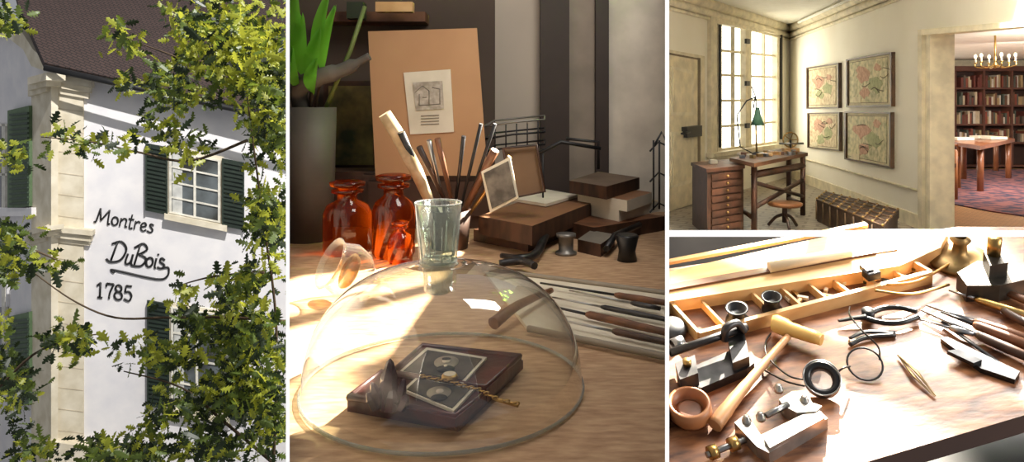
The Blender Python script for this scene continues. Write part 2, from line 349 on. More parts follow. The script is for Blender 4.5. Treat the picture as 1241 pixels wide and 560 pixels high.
for i,(q,mm) in enumerate([([(977,82),(1016,76),(1016,131),(977,132)],mapm),([(1025,72),(1080,63),(1080,129),(1025,130)],mapg),([(978,137),(1017,136),(1017,183),(978,179)],mapm),([(1023,135),(1079,136),(1079,204),(1023,193)],mapg)]):
    b=B(); c=(sum(p[0] for p in q)/4,sum(p[1] for p in q)/4); sh=lambda k:[(c[0]+(x-c[0])*k,c[1]+(y-c[1])*k) for x,y in q]
    for j in range(4):
        o_,i_=sh(1),sh(.94); b.slab(WR,[o_[j],o_[(j+1)%4],i_[(j+1)%4],i_[j]],.04,.04,M('map_frame',(88,62,38),.5,col2=(60,40,26)))
    b.slab(WR,sh(.95),.02,.02,M('map_margin',(222,208,172),.8)); b.slab(WR,sh(.85),.023,.005,inkm); b.slab(WR,sh(.83),.026,.005,mm)
    w_=(q[1][0]-q[0][0])/40
    for (cx_,cy_,r_,mt) in ((-5,-6,8,landp),(6,2,8,landg),(-3,9,6,landp if i%2 else landg),(8,-11,4,landp)):
        pp_=[(c[0]+(cx_+r_*(.5+.6*random.random())*math.cos(t*.45))*w_,c[1]+(cy_+r_*(.5+.6*random.random())*math.sin(t*.45))*w_*1.1) for t in range(14)]
        b.slab(WR,pp_,.028+.0005*cx_*.1,.003,mt)
    for t in range(5):
        x_=c[0]+random.uniform(-13,13)*w_; y_=c[1]+random.uniform(-16,16)*w_
        b.tube(cat([WR.at(x_,y_,.032),WR.at(x_+3*w_,y_+random.uniform(-3,3),.032),WR.at(x_+7*w_,y_+random.uniform(-5,5),.032)],4),.004,inkm,4)
    b.slab(WR,[(c[0]-14*w_,c[1]+14*w_),(c[0]-7*w_,c[1]+14*w_),(c[0]-7*w_,c[1]+19*w_),(c[0]-14*w_,c[1]+19*w_)],.031,.003,M('map_cartouche',(226,212,176),.8))
    b.done('framed_map')
# workbench
wb=M('workbench_wood',(92,58,40),.5,col2=(58,36,24))
feet=[FP(895,266),FP(914,281),FP(956,253),FP(973,261)]; TH=.65
b=B(); b.slab(PL((0,0,TH),(0,0,1)),[(884,191),(948,180),(979,185),(914,198)],0,.035,wb,M('workbench_edge',(120,78,48),.5))
for f in feet: b.tube([f,Vector((f.x,f.y,TH-.03))],.028,wb,4)
for z in (.12,): 
    b.tube([feet[1]+Vector((0,0,z+.1)),feet[3]+Vector((0,0,z+.25))],.022,wb,6); b.tube([feet[0]+Vector((0,0,z)),feet[1]+Vector((0,0,z))],.022,wb,6); b.tube([feet[2]+Vector((0,0,z)),feet[3]+Vector((0,0,z))],.022,wb,6)
b.tube([feet[1]+Vector((0,0,.45)),feet[3]+Vector((0,0,.2))],.02,wb,6)
b.tube([feet[1]+Vector((0,0,.52)),feet[3]+Vector((0,0,.52))],.035,wb,4)
b.done('watchmaker_workbench')
b=B(); tp=PL((0,0,TH),(0,0,1))
for i in range(26):
    x=random.uniform(895,965); y=189-(x-895)*.07+random.uniform(-1.5,4); p=tp.at(x,y); m=random.choice([woodL,brass,steel,woodR,paper])
    b.box(T(p+Vector((0,0,.015)))@Matrix.Rotation(random.uniform(0,3),4,'Z'),(random.uniform(.03,.1),.03,.03),m)
b.done('bench_tool_clutter')
b=B(); p=tp.at(958,184); c=p+Vector((0,0,.13))
b.tube([c+Vector((.08*math.cos(t*.35),0,.08*math.sin(t*.35))) for t in range(18)],.008,brass,6,True)
for t in range(5): b.tube([c,c+Vector((.08*math.cos(t*1.257),0,.08*math.sin(t*1.257)))],.005,brass,5)
b.tube([p,c],.012,dark); b.box(T(p+Vector((0,0,.02))),(.16,.08,.04),woodL); b.tube([c+Vector((-.12,0,-.04)),c+Vector((.14,0,-.04))],.012,steel); b.done('hand_wheel_lathe')
green=M('lamp_green',(74,120,98),.4)
b=B(); p=tp.at(917,187)
pp=lambda x,y:P(x,y,p.y)
b.tube([p,pp(916,150)],.01,brass); b.tube([pp(916,188),pp(897,178),pp(893,140),pp(905,122),pp(915,118)],.007,dark,6)
b.tube([pp(915,118),pp(913,132)],.007,dark,6); b.tube([pp(911,105),pp(916,118),pp(917,135)],.006,dark,6)
c=pp(918,152); k=p.y/F
b.lathe([(2*k,22*k),(3*k,18*k),(4*k,12*k),(8*k,0),(7.6*k,0),(2*k,17*k)],green,T(c),24); b.sph(c+Vector((0,0,2*k)),3*k,M('bulb',(255,240,200),.4,emit=1))
b.lathe([(0,0),(6*k,0),(6*k,1.5*k),(1*k,3*k)],dark,T(p),20); b.done('desk_lamp')
# cabinet
b=B(); Q=[FP(839,272),FP(857,288),FP(901,279),FP(884,264)]; z1=.57
b.extr([(p.x,p.y) for p in Q],.0,z1,woodB)
cen=sum(Q,Vector())/4; b.extr([tuple((cen+(p-cen)*1.06).xy) for p in Q],z1,z1+.03,wb)
fd=(Q[2]-Q[1]); fn=Vector((fd.y,-fd.x,0)).normalized(); fn=fn if fn.y<0 else -fn
for i in range(8):
    za=.04+i*.065; a0=Q[1]+fd*.1+fn*.012; a1=Q[1]+fd*.9+fn*.012
    fr=[Vector((a0.x,a0.y,za)),Vector((a1.x,a1.y,za)),Vector((a1.x,a1.y,za+.052)),Vector((a0.x,a0.y,za+.052))]; b.prism(fr,[p-fn*.012 for p in fr],wb)
    mm=(a0+a1)/2; b.sph(Vector((mm.x,mm.y,za+.026))+fn*.01,.011,brass)
b.box(T(Vector((cen.x-.05,cen.y,z1+.05))),(.07,.06,.04),paper,.005)
b.done('drawer_cabinet')
b=B(); o=FP(951,276); k=o.y/F; sw=M('stool_seat',(150,98,58),.45)
sz=1.15-(246-128)/F*o.y
b.lathe([(0,-.03),(.14,-.03),(.155,-.015),(.155,.005),(.12,.012),(0,.006)],sw,T(Vector((o.x,o.y,sz)))); b.tube([Vector((o.x,o.y,.05)),Vector((o.x,o.y,sz-.02))],.025,woodB)
for t in range(3):
    a=t*2.094+.4; b.tube(cat([Vector((o.x,o.y,sz*.55)),Vector((o.x+.08*math.cos(a),o.y+.08*math.sin(a),sz*.4)),Vector((o.x+.15*math.cos(a),o.y+.15*math.sin(a),0.01))]),.015,woodB)
b.done('swivel_stool')
b=B(); ch=M('studded_chest',(74,52,36),.6,col2=(44,28,20),scale=20); Q=[FP(990,268),FP(1001,257),FP(1088,284),FP(1070,308)]
b.extr([(p.x,p.y) for p in Q],0,.19,ch); cen=sum(Q,Vector())/4; b.extr([tuple((cen+(p-cen)*1.03).xy) for p in Q],.15,.215,ch)
tpc=M('chest_strap',(116,88,60),.5)
for i in range(9):
    t=i/8; a0=Q[0].lerp(Q[3],t); a1=Q[1].lerp(Q[2],t); b.tube([a0+Vector((0,0,.22)),a1+Vector((0,0,.22))],.008,tpc,6); b.tube([a0+Vector((-.01,-.01,.02)),a0+Vector((-.01,-.01,.2))],.008,tpc,6)
    for j in range(5): b.sph(a0.lerp(a1,j/4)+Vector((0,0,.225)),.012,brass,seg=8)
for j in range(5): 
    t=j/4; b.tube([Q[0].lerp(Q[1],t)+Vector((0,0,.22)),Q[3].lerp(Q[2],t)+Vector((0,0,.22))],.006,tpc,6)
b.done('studded_wooden_chest')
# library room
par=M('parquet_floor',(220,172,120),.35,kind='brick',col2=(176,128,82),scale=6,rot=(0,0,.78))
b=B(); b.extr([(E_.x+.18,E_.y+.05),(3.35,3.4),(12,3.4),(12,13),(7.0,13)],-.1,.0,par); b.done('floor_library')
LB=PL((0,12.4,0),(0,-1,0))
b=B(); b.slab(LB,[(1080,40),(1330,40),(1330,225),(1080,225)],0,.1,M('library_wall',(205,190,160),.9)); b.done('wall_library')
b=B(); b.extr([(E_.x+.3,E_.y+.2),(4.3,4.6),(12,4.6),(12,13),(7.0,13)],2.0,2.08,ceilm); b.done('ceiling_library')
b=B(); SB=PL((0,12.0,0),(0,-1,0)); sm_=M('bookcase_wood',(96,60,46),.5)
b.rect(SB,1118,86,1310,203,-.25,.05,M('bookcase_back',(60,38,30),.7))
for y in (84,106,127,150,172,200): b.rect(SB,1118,y,1310,y+2.2,0,.3,sm_)
for x in (1118,1133,1157,1192,1226,1262,1300): b.rect(SB,x,80,x+2.2,203,.01,.32,sm_)
b.rect(SB,1116,80,1312,85,.04,.34,sm_)
b.done('bookcase')
b=B(); cols=[(140,74,56),(196,178,148),(90,78,68),(112,60,50),(168,144,104),(84,90,78),(208,198,180),(104,72,52)]
bms=[M('book_spine_%d'%i,c,.6) for i,c in enumerate(cols)]
for row in (106,127,150,172):
    x=1121
    while x<1298:
        w=random.uniform(1.5,3.2)
        if random.random()<.85: b.rect(SB,x,row-random.uniform(8,16),x+w-.3,row,-.03,.2,random.choice(bms))
        x+=w
b.done('books')
b=B(); q=[FP(1127,206),FP(1127,243),FP(1200,257),FP(1330,276),FP(1330,206)]
b.extr([(p.x,p.y) for p in q],.002,.015,M('persian_rug',(136,84,82),.95,col2=(52,46,68),scale=8,lo=.42,hi=.56,detail=8)); b.done('persian_rug')
tw=M('library_table_wood',(150,92,58),.35,coat=.3)
b=B(); b.slab(PL((0,0,.64),(0,0,1)),[(1142,170),(1206,163),(1230,168),(1188,177)],0,.05,tw)
for x,y in ((1168,218),(1188,233),(1207,208),(1222,217)):
    f=FP(x,y); f.z=0.016; b.tube([f,Vector((f.x,f.y,.6))],.04,tw,8)
for x,y in ((1165,170),(1190,168),(1205,169)):
    p=PL((0,0,.64),(0,0,1)).at(x,y); b.box(T(p+Vector((0,0,.025))),(.25,.2,.04),paper)
b.done('library_table')
b=B(); cw=M('chair_wood',(190,124,76),.4); f=[FP(1131,240),FP(1158,243),FP(1136,227),FP(1162,229)]
for p in f: p.z=0.016
for i,p in enumerate(f): b.tube([p,Vector((p.x,p.y,.60 if i in(1,3) else .76))],.026,cw,6)
cen=sum(f,Vector())/4; b.extr([((cen+(f[i]-cen)*1.05).x,(cen+(f[i]-cen)*1.05).y) for i in (0,1,3,2)],.40,.45,M('chair_seat',(126,76,50),.5))
for z in (.58,.74): b.tube([Vector((f[0].x,f[0].y,z)),Vector((f[2].x,f[2].y,z))],.03,cw,6)
b.tube([Vector((f[0].x,f[0].y,.75)),Vector((f[1].x-.05,f[1].y,.75))],.03,cw,6)
for i,j in((0,1),(2,3)): b.tube([Vector((f[i].x,f[i].y,.62)),Vector((f[j].x,f[j].y,.6)),Vector((f[j].x,f[j].y,.44))],.022,cw,6)
b.done('wooden_armchair')
b=B(); d=8.; c=P(1206,78,d); k=d/F
b.tube([Vector((c.x,c.y,2.0)),c],.012,brass); b.lathe([(0,-5*k),(2*k,-4*k),(3*k,0),(1*k,3*k),(2*k,7*k),(.6*k,12*k)],brass,T(c),20)
for t in range(6):
    a=t*1.047+.2; dx=Vector((math.cos(a),math.sin(a),0)); e=c+dx*20*k
    b.tube(cat([c,c+dx*10*k+Vector((0,0,-4*k)),e+Vector((0,0,-2*k)),e+Vector((0,0,3*k))]),.008,brass,6)
    b.lathe([(0,0),(2*k,0),(2.4*k,1*k),(1*k,1*k)],brass,T(e+Vector((0,0,2*k))),12); b.tube([e+Vector((0,0,3*k)),e+Vector((0,0,8*k))],1*k,paper,8)
    b.sph(e+Vector((0,0,10.5*k)),1.6*k,M('candle_bulb',(255,235,190),.4,emit=4),(1,1,1.6),8)
b.done('chandelier')
b=B(); p=wz(WR,1163,2.1,.0); b.tube([Vector((p.x-.3,p.y,CZ)),Vector((p.x-.3,p.y,CZ-.1))],.01,dark); 
b.tube([Vector((p.x-.3+.1*math.cos(t*.5),p.y+.1*math.sin(t*.5),CZ-.11)) for t in range(12)],.02,dark,6,True); b.done('wrought_iron_ceiling_lamp')
# ================================================================== PANEL 2 : bench with dome
CL=[(349,-1),(808,1)]
TZ=.80; TP=PL((0,0,TZ),(0,0,1))
def TPz(h): return PL((0,0,TZ+h),(0,0,1))
def base(px,py): p=TP.at(px,py); return p,p.y/F
b=B(); b.prism([TP.at(340,640),TP.at(820,640),TP.at(820,256),TP.at(340,256)],[TP.at(x,y)-Vector((0,0,.04)) for x,y in ((340,640),(820,640),(820,256),(340,256))],woodT); b.done('wooden_bench_top',CL)
BW=PL((0,2.2,0),(0,-1,0))
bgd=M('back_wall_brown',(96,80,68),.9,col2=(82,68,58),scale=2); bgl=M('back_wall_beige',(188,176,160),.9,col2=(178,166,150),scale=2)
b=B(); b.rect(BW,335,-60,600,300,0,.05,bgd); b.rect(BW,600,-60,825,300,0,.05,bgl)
b.rect(BW,655,-60,690,300,.06,.06,M('dark_post',(58,46,40),.7)); b.rect(BW,690,-60,722,300,.02,.03,M('curtain_greige',(146,134,120),.9)); b.rect(BW,722,-60,738,300,.05,.05,M('dark_post',(0,0,0))); b.rect(BW,738,-60,825,300,.025,.02,M('pale_panel',(214,204,188),.9))
b.done('wall_back',CL)
b=B(); b.rect(PL((0,1.9,0),(0,-1,0)),350,208,470,275,0,.12,woodB); b.rect(PL((0,1.88,0),(0,-1,0)),440,212,604,278,0,.15,woodB); b.rect(PL((0,1.87,0),(0,-1,0)),446,220,598,262,0,.02,M('box_panel',(70,46,32),.6)); b.done('dark_wooden_chest',CL)
kraft=M('kraft_board',(186,144,104),.8,col2=(172,130,92),scale=3)
b=B(); KP=PL(P(520,212,1.86),(0,-1,.12)); b.slab(KP,[(446,38),(578,34),(591,213),(455,213)],0,.012,kraft,woodB)
b.slab(KP,[(489,88),(546,84),(550,160),(497,163)],.004,.004,paper); b.slab(KP,[(500,100),(536,98),(538,132),(504,134)],.007,.003,M('engraving_print',(150,140,125),.9,col2=(190,180,165),scale=60))
for i in range(4): b.slab(KP,[(510,140+i*3.5),(532,139+i*3.5),(532,140+i*3.5),(510,141+i*3.5)],.006,.002,M('ink',(140,130,116),.9))
for q in (((503,112),(512,104)),((512,104),(520,110)),((520,110),(520,128)),((508,128),(534,126)),((524,106),(533,108)),((533,108),(533,126)),((508,114),(508,128)),((512,118),(517,118))): b.tube([KP.at(*q[0],.007),KP.at(*q[1],.007)],.0014,M('ink',(0,0,0)),5)
b.done('kraft_clipboard_with_print',CL)
b=B(); b.rect(PL((0,2.12,0),(0,-1,0)),392,98,456,208,0,.03,woodB); b.rect(PL((0,2.1,0),(0,-1,0)),398,104,452,200,0,.01,M('landscape_painting',(130,112,62),.7,col2=(44,52,28),scale=12)); b.done('framed_landscape_painting',CL)
b=B(); b.rect(PL((0,2.1,0),(0,-1,0)),392,14,515,26,0,.15,woodR); b.rect(PL((0,2.05,0),(0,-1,0)),420,2,440,22,0,.05,M('glass_green_dark',(52,60,40),.4)); b.rect(PL((0,2.0,0),(0,-1,0)),455,2,500,14,0,.04,woodL)
b.done('wall_shelf',CL)
# pot and plant
b=B(); p,k=base(374,290); potm=M('grey_ceramic_pot',(92,86,78),.6,col2=(76,71,64))
b.lathe([(0,0),(28*k,0),(31*k,80*k),(33*k,160*k),(30*k,160*k),(28*k,150*k),(0,150*k)],potm,T(p)); lg=LEAF('houseplant_leaf',(110,180,60),(150,225,80)); 
for (x0,y0,x1,y1,w,up) in [(372,140,400,-14,12,1),(370,140,366,16,15,1),(374,140,388,34,14,1),(366,140,354,56,11,0),(380,140,407,6,11,0),(372,140,358,-20,12,0),(376,138,384,70,12,0)]:
    a0=P(x0,y0,p.y); a1=P(x1,y1,p.y-.1); mid=a0.lerp(a1,.4); b.tube([a0,mid],.004,bark,5); kk=b.mi(lg); sd=Vector((.8,-.5,.3)).normalized(); n=8; rows=[]
    for i in range(n+1):
        t=i/n; c=mid.lerp(a1,t)+Vector((0,-.04*math.sin(t*3),0)); w_=w*k*math.sin(math.pi*min(t*.95+.03,1))**.7*1.0; rows.append((b.bm.verts.new(c-sd*w_),b.bm.verts.new(c+Vector((0,.01,-.01))),b.bm.verts.new(c+sd*w_)))
    for r0,r1 in zip(rows,rows[1:]):
        b.f([r0[0],r0[1],r1[1],r1[0]],kk,True); b.f([r0[1],r0[2],r1[2],r1[1]],kk,True)
b.tube([P(395,130,p.y-.01),P(425,60,p.y-.03),P(442,8,p.y)],.006,M('stem_green',(110,124,60),.6),6)
b.tube(cat([P(368,138,p.y),P(362,108,p.y-.03),P(385,94,p.y-.05),P(415,85,p.y-.05),P(448,68,p.y-.05)]),[.022,.024,.024,.022,.018,.010],M('plant_aerial_root',(104,98,90),.8,col2=(76,71,64)),12)
b.done('potted_houseplant',CL)
# amber bottles
amb=GL('amber_glass',(226,158,84),boost=.8,tint=.30,tcol=(176,98,40),transl=True)
def bottle(name,px,py,r,h,nr):
    b=B(); p,k=base(px,py); r*=k; h*=k; nr*=k
    b.lathe([(0,.002),(r*.9,.0),(r,.05*h),(r,.55*h),(r*.85,.66*h),(nr,.74*h),(nr,.82*h),(nr*1.6,.84*h),(nr*1.6,.88*h),(nr*.95,.89*h),(nr*.8,.89*h)],amb,T(p))
    b.lathe([(nr*.8,.86*h),(nr*.9,.9*h),(nr*1.7,.93*h),(nr*1.8,.98*h),(nr*1.3,1.*h),(0,1.0*h)],amb,T(p)); b.done(name,CL)
bottle('amber_apothecary_bottle',421,306,29,87,12); bottle('amber_apothecary_bottle',477,310,26,99,12); bottle('small_amber_bottle',485,318,15,50,6)
clear=GL('clear_glass',(240,240,232),boost=1.3,tint=.03); b=B(); p,k=base(424,362)
Mx=T(p+Vector((0,0,33*k)))@Matrix.Rotation(-1.0,4,'Y')@Matrix.Rotation(.5,4,'X')
b.lathe([(0,-30*k),(15*k,-28*k),(28*k,-14*k),(33*k,4*k),(28*k,22*k),(32*k,28*k),(30*k,29*k),(26*k,22*k)],clear,Mx); b.sph(Mx@Vector((0,0,-36*k)),7*k,clear)
b.lathe([(0,-2*k),(20*k,-2*k),(22*k,2*k),(0,3*k)],GL('lens_amber',(230,200,150),tint=.25,tcol=(150,122,86)),Mx); b.done('glass_bell_cloche',CL)
# tool cup
b=B(); p,k=base(545,300); b.lathe([(0,0),(22*k,0),(26*k,46*k),(23*k,46*k),(20*k,5*k),(0,5*k)],M('tool_cup_leather',(70,48,36),.6),T(p))
for x0,y0,x1,y1,r,m in [(532,262,486,160,3,dsteel),(548,262,508,178,2.5,woodB),(552,262,530,168,2.5,woodR),(556,262,583,150,1.6,dark),(558,265,600,182,3.5,woodR),(565,265,618,190,2,brass),(540,262,520,170,2,steel),(550,262,562,165,1.8,dsteel),(562,262,600,150,1.5,dark)]:
    b.tube([P(x0,y0,p.y),P(x0+(x1-x0)*.6,y0+(y1-y0)*.6,p.y-.02),P(x1,y1,p.y-.05)],[r*k,r*k*1.5],m,8)
b.tube([P(528,262,p.y),P(505,208,p.y-.02),P(480,160,p.y-.03),P(466,138,p.y-.04)],[5*k,8*k,8.5*k,8*k],M('rolled_parchment',(196,178,146),.9,col2=(160,140,108),scale=30),14)
b.done('cup_of_hand_tools',CL)
def tbox(b,pts,h0,h1,m,m2=None): b.slab(TPz(h1),pts,0,h1-h0,m,m2)
b=B(); tbox(b,[(574,278),(640,290),(722,258),(668,246)],0,.03,woodR,woodB); tbox(b,[(580,262),(645,274),(722,244),(664,232)],.03,.075,M('old_book_cover',(136,94,62),.6),woodB); tbox(b,[(618,240),(662,247),(700,236),(660,229)],.077,.085,paper); b.done('stack_of_old_books',CL)
b=B(); pl=PL(P(600,256,1.5),(-.3,-1,.3)); b.slab(pl,[(583,208),(618,190),(628,240),(594,258)],0,.006,paper); b.slab(pl,[(586,210),(616,195),(625,238),(596,253)],.003,.002,M('photo_print',(120,112,100),.7,col2=(70,64,56),scale=30)); b.done('small_photograph_card',CL)
b=B(); pl=PL(P(635,236,1.6),(.1,-1,.2)); b.slab(pl,[(610,180),(650,176),(660,232),(620,240)],0,.01,M('brown_card',(120,92,66),.8)); b.tube([pl.at(610,180,.01),pl.at(650,176,.01),pl.at(660,232,.01),pl.at(620,240,.01)],.004,woodB,5,True); b.done('leaning_brown_folder',CL)
b=B(); wr=M('wire_light',(150,146,138),.5,.6)
for y in (148,163,178): b.tube([P(585,y+6,1.9),P(622,y,1.88),P(660,y-3,1.9),P(660,y-8,2.1),P(600,y-2,2.1)],.003,wr if y<152 else dark,5,True)
for i in range(6): x=587+i*13; b.tube([P(x,154-i*1.4,1.89),P(x,186-i*1.4,1.89)],.002,dark,5)
b.tube([P(586,190,1.9),P(586,265,1.9)],.003,dark,5); b.tube([P(658,180,1.9),P(658,262,1.9)],.003,dark,5); b.done('wire_basket',CL)
b=B(); tbox(b,[(655,262),(720,276),(806,262),(735,252)],0,.04,woodR,woodB); tbox(b,[(690,243),(750,255),(800,243),(735,235)],.04,.07,M('cream_book',(170,150,120),.7),paper); tbox(b,[(700,233),(760,243),(790,233),(735,225)],.07,.10,M('old_book_cover',(0,0,0)),paper); tbox(b,[(690,219),(735,226),(775,215),(725,208)],.10,.135,M('cloth_book',(112,92,74),.8),woodB);b.done('stack_of_boxes',CL)
b=B(); 
for x0,w in ((665,22),(690,14),(712,18)): b.rect(PL((0,1.98+x0*.0003,0),(0,-1,0)),x0,170,x0+w,256,0,.06,dark)
b.tube([P(640,192,1.9),P(680,172,1.9),P(728,180,1.9)],.006,dark,6); b.tube([P(686,168,1.9),P(725,172,1.9),P(725,205,1.9)],.005,dark,6)
b.done('dark_tool_rack',CL)
b=B()
for x in (792,799): b.tube([P(x,170,1.6),P(x,255-(x-790)*.2,1.6)],.0025,dark,5)
for y in (180,217,254): b.tube([P(788,y+3,1.6),P(798,y-8,1.7),P(815,y,1.6)],.0025,dark,5)
b.tube([P(792,178,1.6),P(802,160,1.62),P(808,172,1.6)],.003,dark,5); b.done('wire_rack',CL)
b=B(); p,k=base(686,308); b.lathe([(0,0),(13*k,0),(13*k,3*k),(9*k,4*k),(9*k,20*k),(12*k,21*k),(12*k,25*k),(0,25*k)],M('grey_metal',(130,126,120),.4,.6),T(p)); b.done('metal_spool',CL)
b=B(); p,k=base(760,316); b.lathe([(0,0),(12*k,0),(10*k,12*k),(14*k,30*k),(12*k,32*k),(0,28*k)],black,T(p)); b.done('watchmaker_loupe',CL)
b=B(); tbox(b,[(700,290),(728,296),(745,284),(716,279)],0,.03,M('silver_box',(140,132,120),.5,.3),woodB); b.tube([TP.at(735,312)+Vector((0,0,.02)),TP.at(745,300)+Vector((0,0,.03)),TP.at(775,286)+Vector((0,0,.03))],.008,dsteel); b.done('small_metal_box',CL)
b=B(); b.tube(cat([TP.at(608,318)+Vector((0,0,.015)),TP.at(630,324)+Vector((0,0,.02)),TP.at(650,318)+Vector((0,0,.02)),TP.at(662,300)+Vector((0,0,.04))]),[.006,.012],dsteel,8); b.tube(cat([TP.at(605,328)+Vector((0,0,.015)),TP.at(632,328)+Vector((0,0,.02)),TP.at(648,334)+Vector((0,0,.02))]),.008,dsteel,8); b.done('hand_clamp',CL)
b=B(); tbox(b,[(585,326),(815,356),(815,434),(640,398)],0,.006,paper); 
for q in ([(585,326),(815,356)],[(640,398),(815,434)]): b.tube([TPz(.009).at(*q[0]),TPz(.009).at(*q[1])],.005,M('tray_edge',(150,140,125),.7),6)
b.done('white_tool_tray',CL)
def tool(name,a,c,r,m1,m2,fr=.5,z=.016):
    b=B(); p0=TPz(z).at(*a); p1=TPz(z).at(*c); mid=p0.lerp(p1,fr); b.tube([p0,mid],[r*.5,r*.6],m1,8); n=p0.lerp(p1,fr+.03); b.tube([mid,n,p0.lerp(p1,(1+fr)/2),p1],[r*.9,r*1.4,r*1.5,r*1.2],m2,10); b.done(name,CL)
tool('flat_file',(655,343),(812,368),.004,dsteel,woodR,.6); tool('graver',(668,360),(812,388),.003,steel,dsteel,.45); tool('awl',(672,372),(812,404),.0042,dsteel,woodR,.3); tool('needle_file',(680,388),(812,416),.0035,steel,woodB,.5); tool('burnisher',(690,352),(800,374),.003,steel,dsteel,.7)
b=B(); b.tube(cat([TPz(.02).at(598,392),TPz(.03).at(628,370),TPz(.02).at(668,352)]),[.010,.005],woodR,10); b.done('wooden_handle_tool',CL)
# dome
dc,k=base(538,466); R=166*k; Hd=145*k
dome=GL('dome_glass',(250,251,248),boost=1.5,tint=.02,base=.10,pwr=2.6,rough=.03)
b=B(); pr=[(R*1.015,0),(R*1.02,.004),(R*1.005,.008)]
for i in range(1,33):
    t=i/32*math.pi/2; pr.append((max(R*math.cos(t)**.82 if i<32 else 22*k,22*k), .008+(Hd-.008)*math.sin(t)**.9))
b.lathe(pr,dome,T(dc),96)
rimg=GL('dome_rim',(205,212,205),boost=1.3,tint=.15)
b.tube([dc+Vector((R*1.01*math.cos(t*math.pi/40),R*1.01*math.sin(t*math.pi/40),.004)) for t in range(80)],.0022,rimg,8,True)
b.lathe([(22*k,Hd-1*k),(25*k,Hd+1.5*k),(22*k,Hd+3*k),(0,Hd+3*k)],rimg,T(dc+Vector((-7*k,0,0))),40)
b.lathe([(20*k,Hd+2*k),(18*k,Hd-8*k),(17*k,Hd-30*k),(12*k,Hd-34*k),(0,Hd-35*k)],GL('dome_knob',(220,225,215),boost=1.5,tint=.08),T(dc+Vector((-7*k,0,0))),32)
b.done('glass_dome',CL)
b=B(); tc=dc+Vector((-7*k,0,Hd+3.2*k)); b.lathe([(0,0),(21*k,0),(22*k,3*k),(28.5*k,72*k),(27*k,72*k),(20.5*k,9*k),(0,7*k)],GL('tumbler_glass',(232,238,232),boost=1.6,tint=.03,pwr=2.4),T(tc),20)
b.tube([tc+Vector((28*k*math.cos(t*math.pi/20),28*k*math.sin(t*math.pi/20),72*k)) for t in range(40)],.0012,rimg,6,True)
b.tube([tc+Vector((21.5*k*math.cos(t*math.pi/20),21.5*k*math.sin(t*math.pi/20),2*k)) for t in range(40)],.002,rimg,6,True)
for t in range(10):
    a=t*math.pi/5; b.tube([tc+Vector((22*k*math.cos(a),22*k*math.sin(a),3*k)),tc+Vector((26*k*math.cos(a),26*k*math.sin(a),46*k))],.0009,rimg,5)
b.done('glass_tumbler',CL)
leather=M('oxblood_leather',(88,38,32),.35,col2=(50,22,20),scale=30,bump=.2)
b=B(); tbox(b,[(421,486),(500,430),(634,436),(556,510)],0,.012,leather); tbox(b,[(470,452),(512,417),(632,431),(590,472)],.012,.026,leather); tbox(b,[(421,480),(462,450),(592,474),(552,508)],.012,.022,leather)
b.tube([TPz(.026).at(474,452),TPz(.026).at(512,419),TPz(.026).at(630,432),TPz(.026).at(588,470)],.004,leather,8,True); b.tube([TPz(.02).at(424,481),TPz(.02).at(462,452),TPz(.02).at(590,476),TPz(.02).at(552,506)],.005,leather,8,True)
b.done('leather_photo_case',CL)
pw=M('photo_mount',(210,202,186),.6); pd=M('photo_dark',(78,71,64),.5,col2=(42,38,35),scale=40)
b=B(); tbox(b,[(484,450),(517,421),(590,433),(562,464)],.026,.029,pw); tbox(b,[(489,449),(518,424),(584,434.5),(560,460.5)],.029,.03,pd)
fc=M('portrait_face',(206,192,174),.6)
def flat(b,px,py,rx,ry,h,m): p=TPz(h).at(px,py); s=p.y/F; b.lathe([(0,0),(rx*s,0),(rx*s,.0004),(0,.0004)],m,T(p),24,sy=ry/rx)
flat(b,541,439,15,20,.0302,M('portrait_oval',(150,140,124),.6)); flat(b,540,447,11,10,.0306,M('suit_dark',(32,30,28),.7)); flat(b,541,437.5,5,7,.031,fc); flat(b,541,435,5.4,4,.0313,M('hair_dark',(50,44,38),.7)); flat(b,540,443.5,2.2,3,.0314,paper)
b.done('portrait_photograph',CL)
b=B(); tbox(b,[(488,472),(506,456),(576,470),(550,498)],.023,.026,pw); tbox(b,[(493,471.5),(507,458.5),(570,471),(548,494)],.026,.027,pd); flat(b,532,476,15,18,.0273,M('portrait_oval',(0,0,0))); flat(b,532,482,10,9,.0277,M('suit_dark',(0,0,0))); flat(b,533,474,4.5,6,.028,fc); b.done('portrait_photograph',CL)
b=B(); path=cat([TPz(.034).at(*q) for q in [(512,456),(530,460),(545,462),(562,468),(580,472),(600,482),(626,489)]],8)
for i,q in enumerate(path[::2]):
    Mx=frame(q,(0,.3*(i%2),1) if i%2 else (0,1,.4),(path[min(2*i+1,len(path)-1)]-path[max(2*i-1,0)])); b.lathe([(.0016,-.0007),(.0026,-.0007),(.0026,.0007),(.0016,.0007),(.0016,-.0007)],brass,Mx,10,sx=1.5)
p=TPz(.03).at(545,460); b.lathe([(0,0),(9*k,0),(10*k,3*k),(8*k,6*k),(0,7*k)],brass,T(p)); b.lathe([(0,7.1*k),(7*k,6.8*k)],paper,T(p)); b.tube([TPz(.03).at(600,484),TPz(.02).at(628,492)],.002,brass); b.done('watch_chain',CL)
cry=M('amethyst',(84,54,66),.15,col2=(44,26,38),scale=30,coat=.5)
b=B(); p=TPz(.022).at(470,494); k2=p.y/F
for (dx,dy,s,h,lean) in [(0,0,12,60,.05),(9,3,8,36,.3),(-9,2,8,32,-.35),(3,-6,9,28,.1),(-14,-2,7,22,-.5),(15,-3,7,20,.5)]:
    Mx=T(p+Vector((dx*k2,dy*k2,0)))@Matrix.Rotation(lean,4,'Y'); b.lathe([(0,0),(s*k2,0),(s*k2*.9,h*k2*.6),(s*k2*.35,h*k2*.93),(0,h*k2)],cry,Mx,6,sm=False)
b.done('amethyst_crystal',CL)
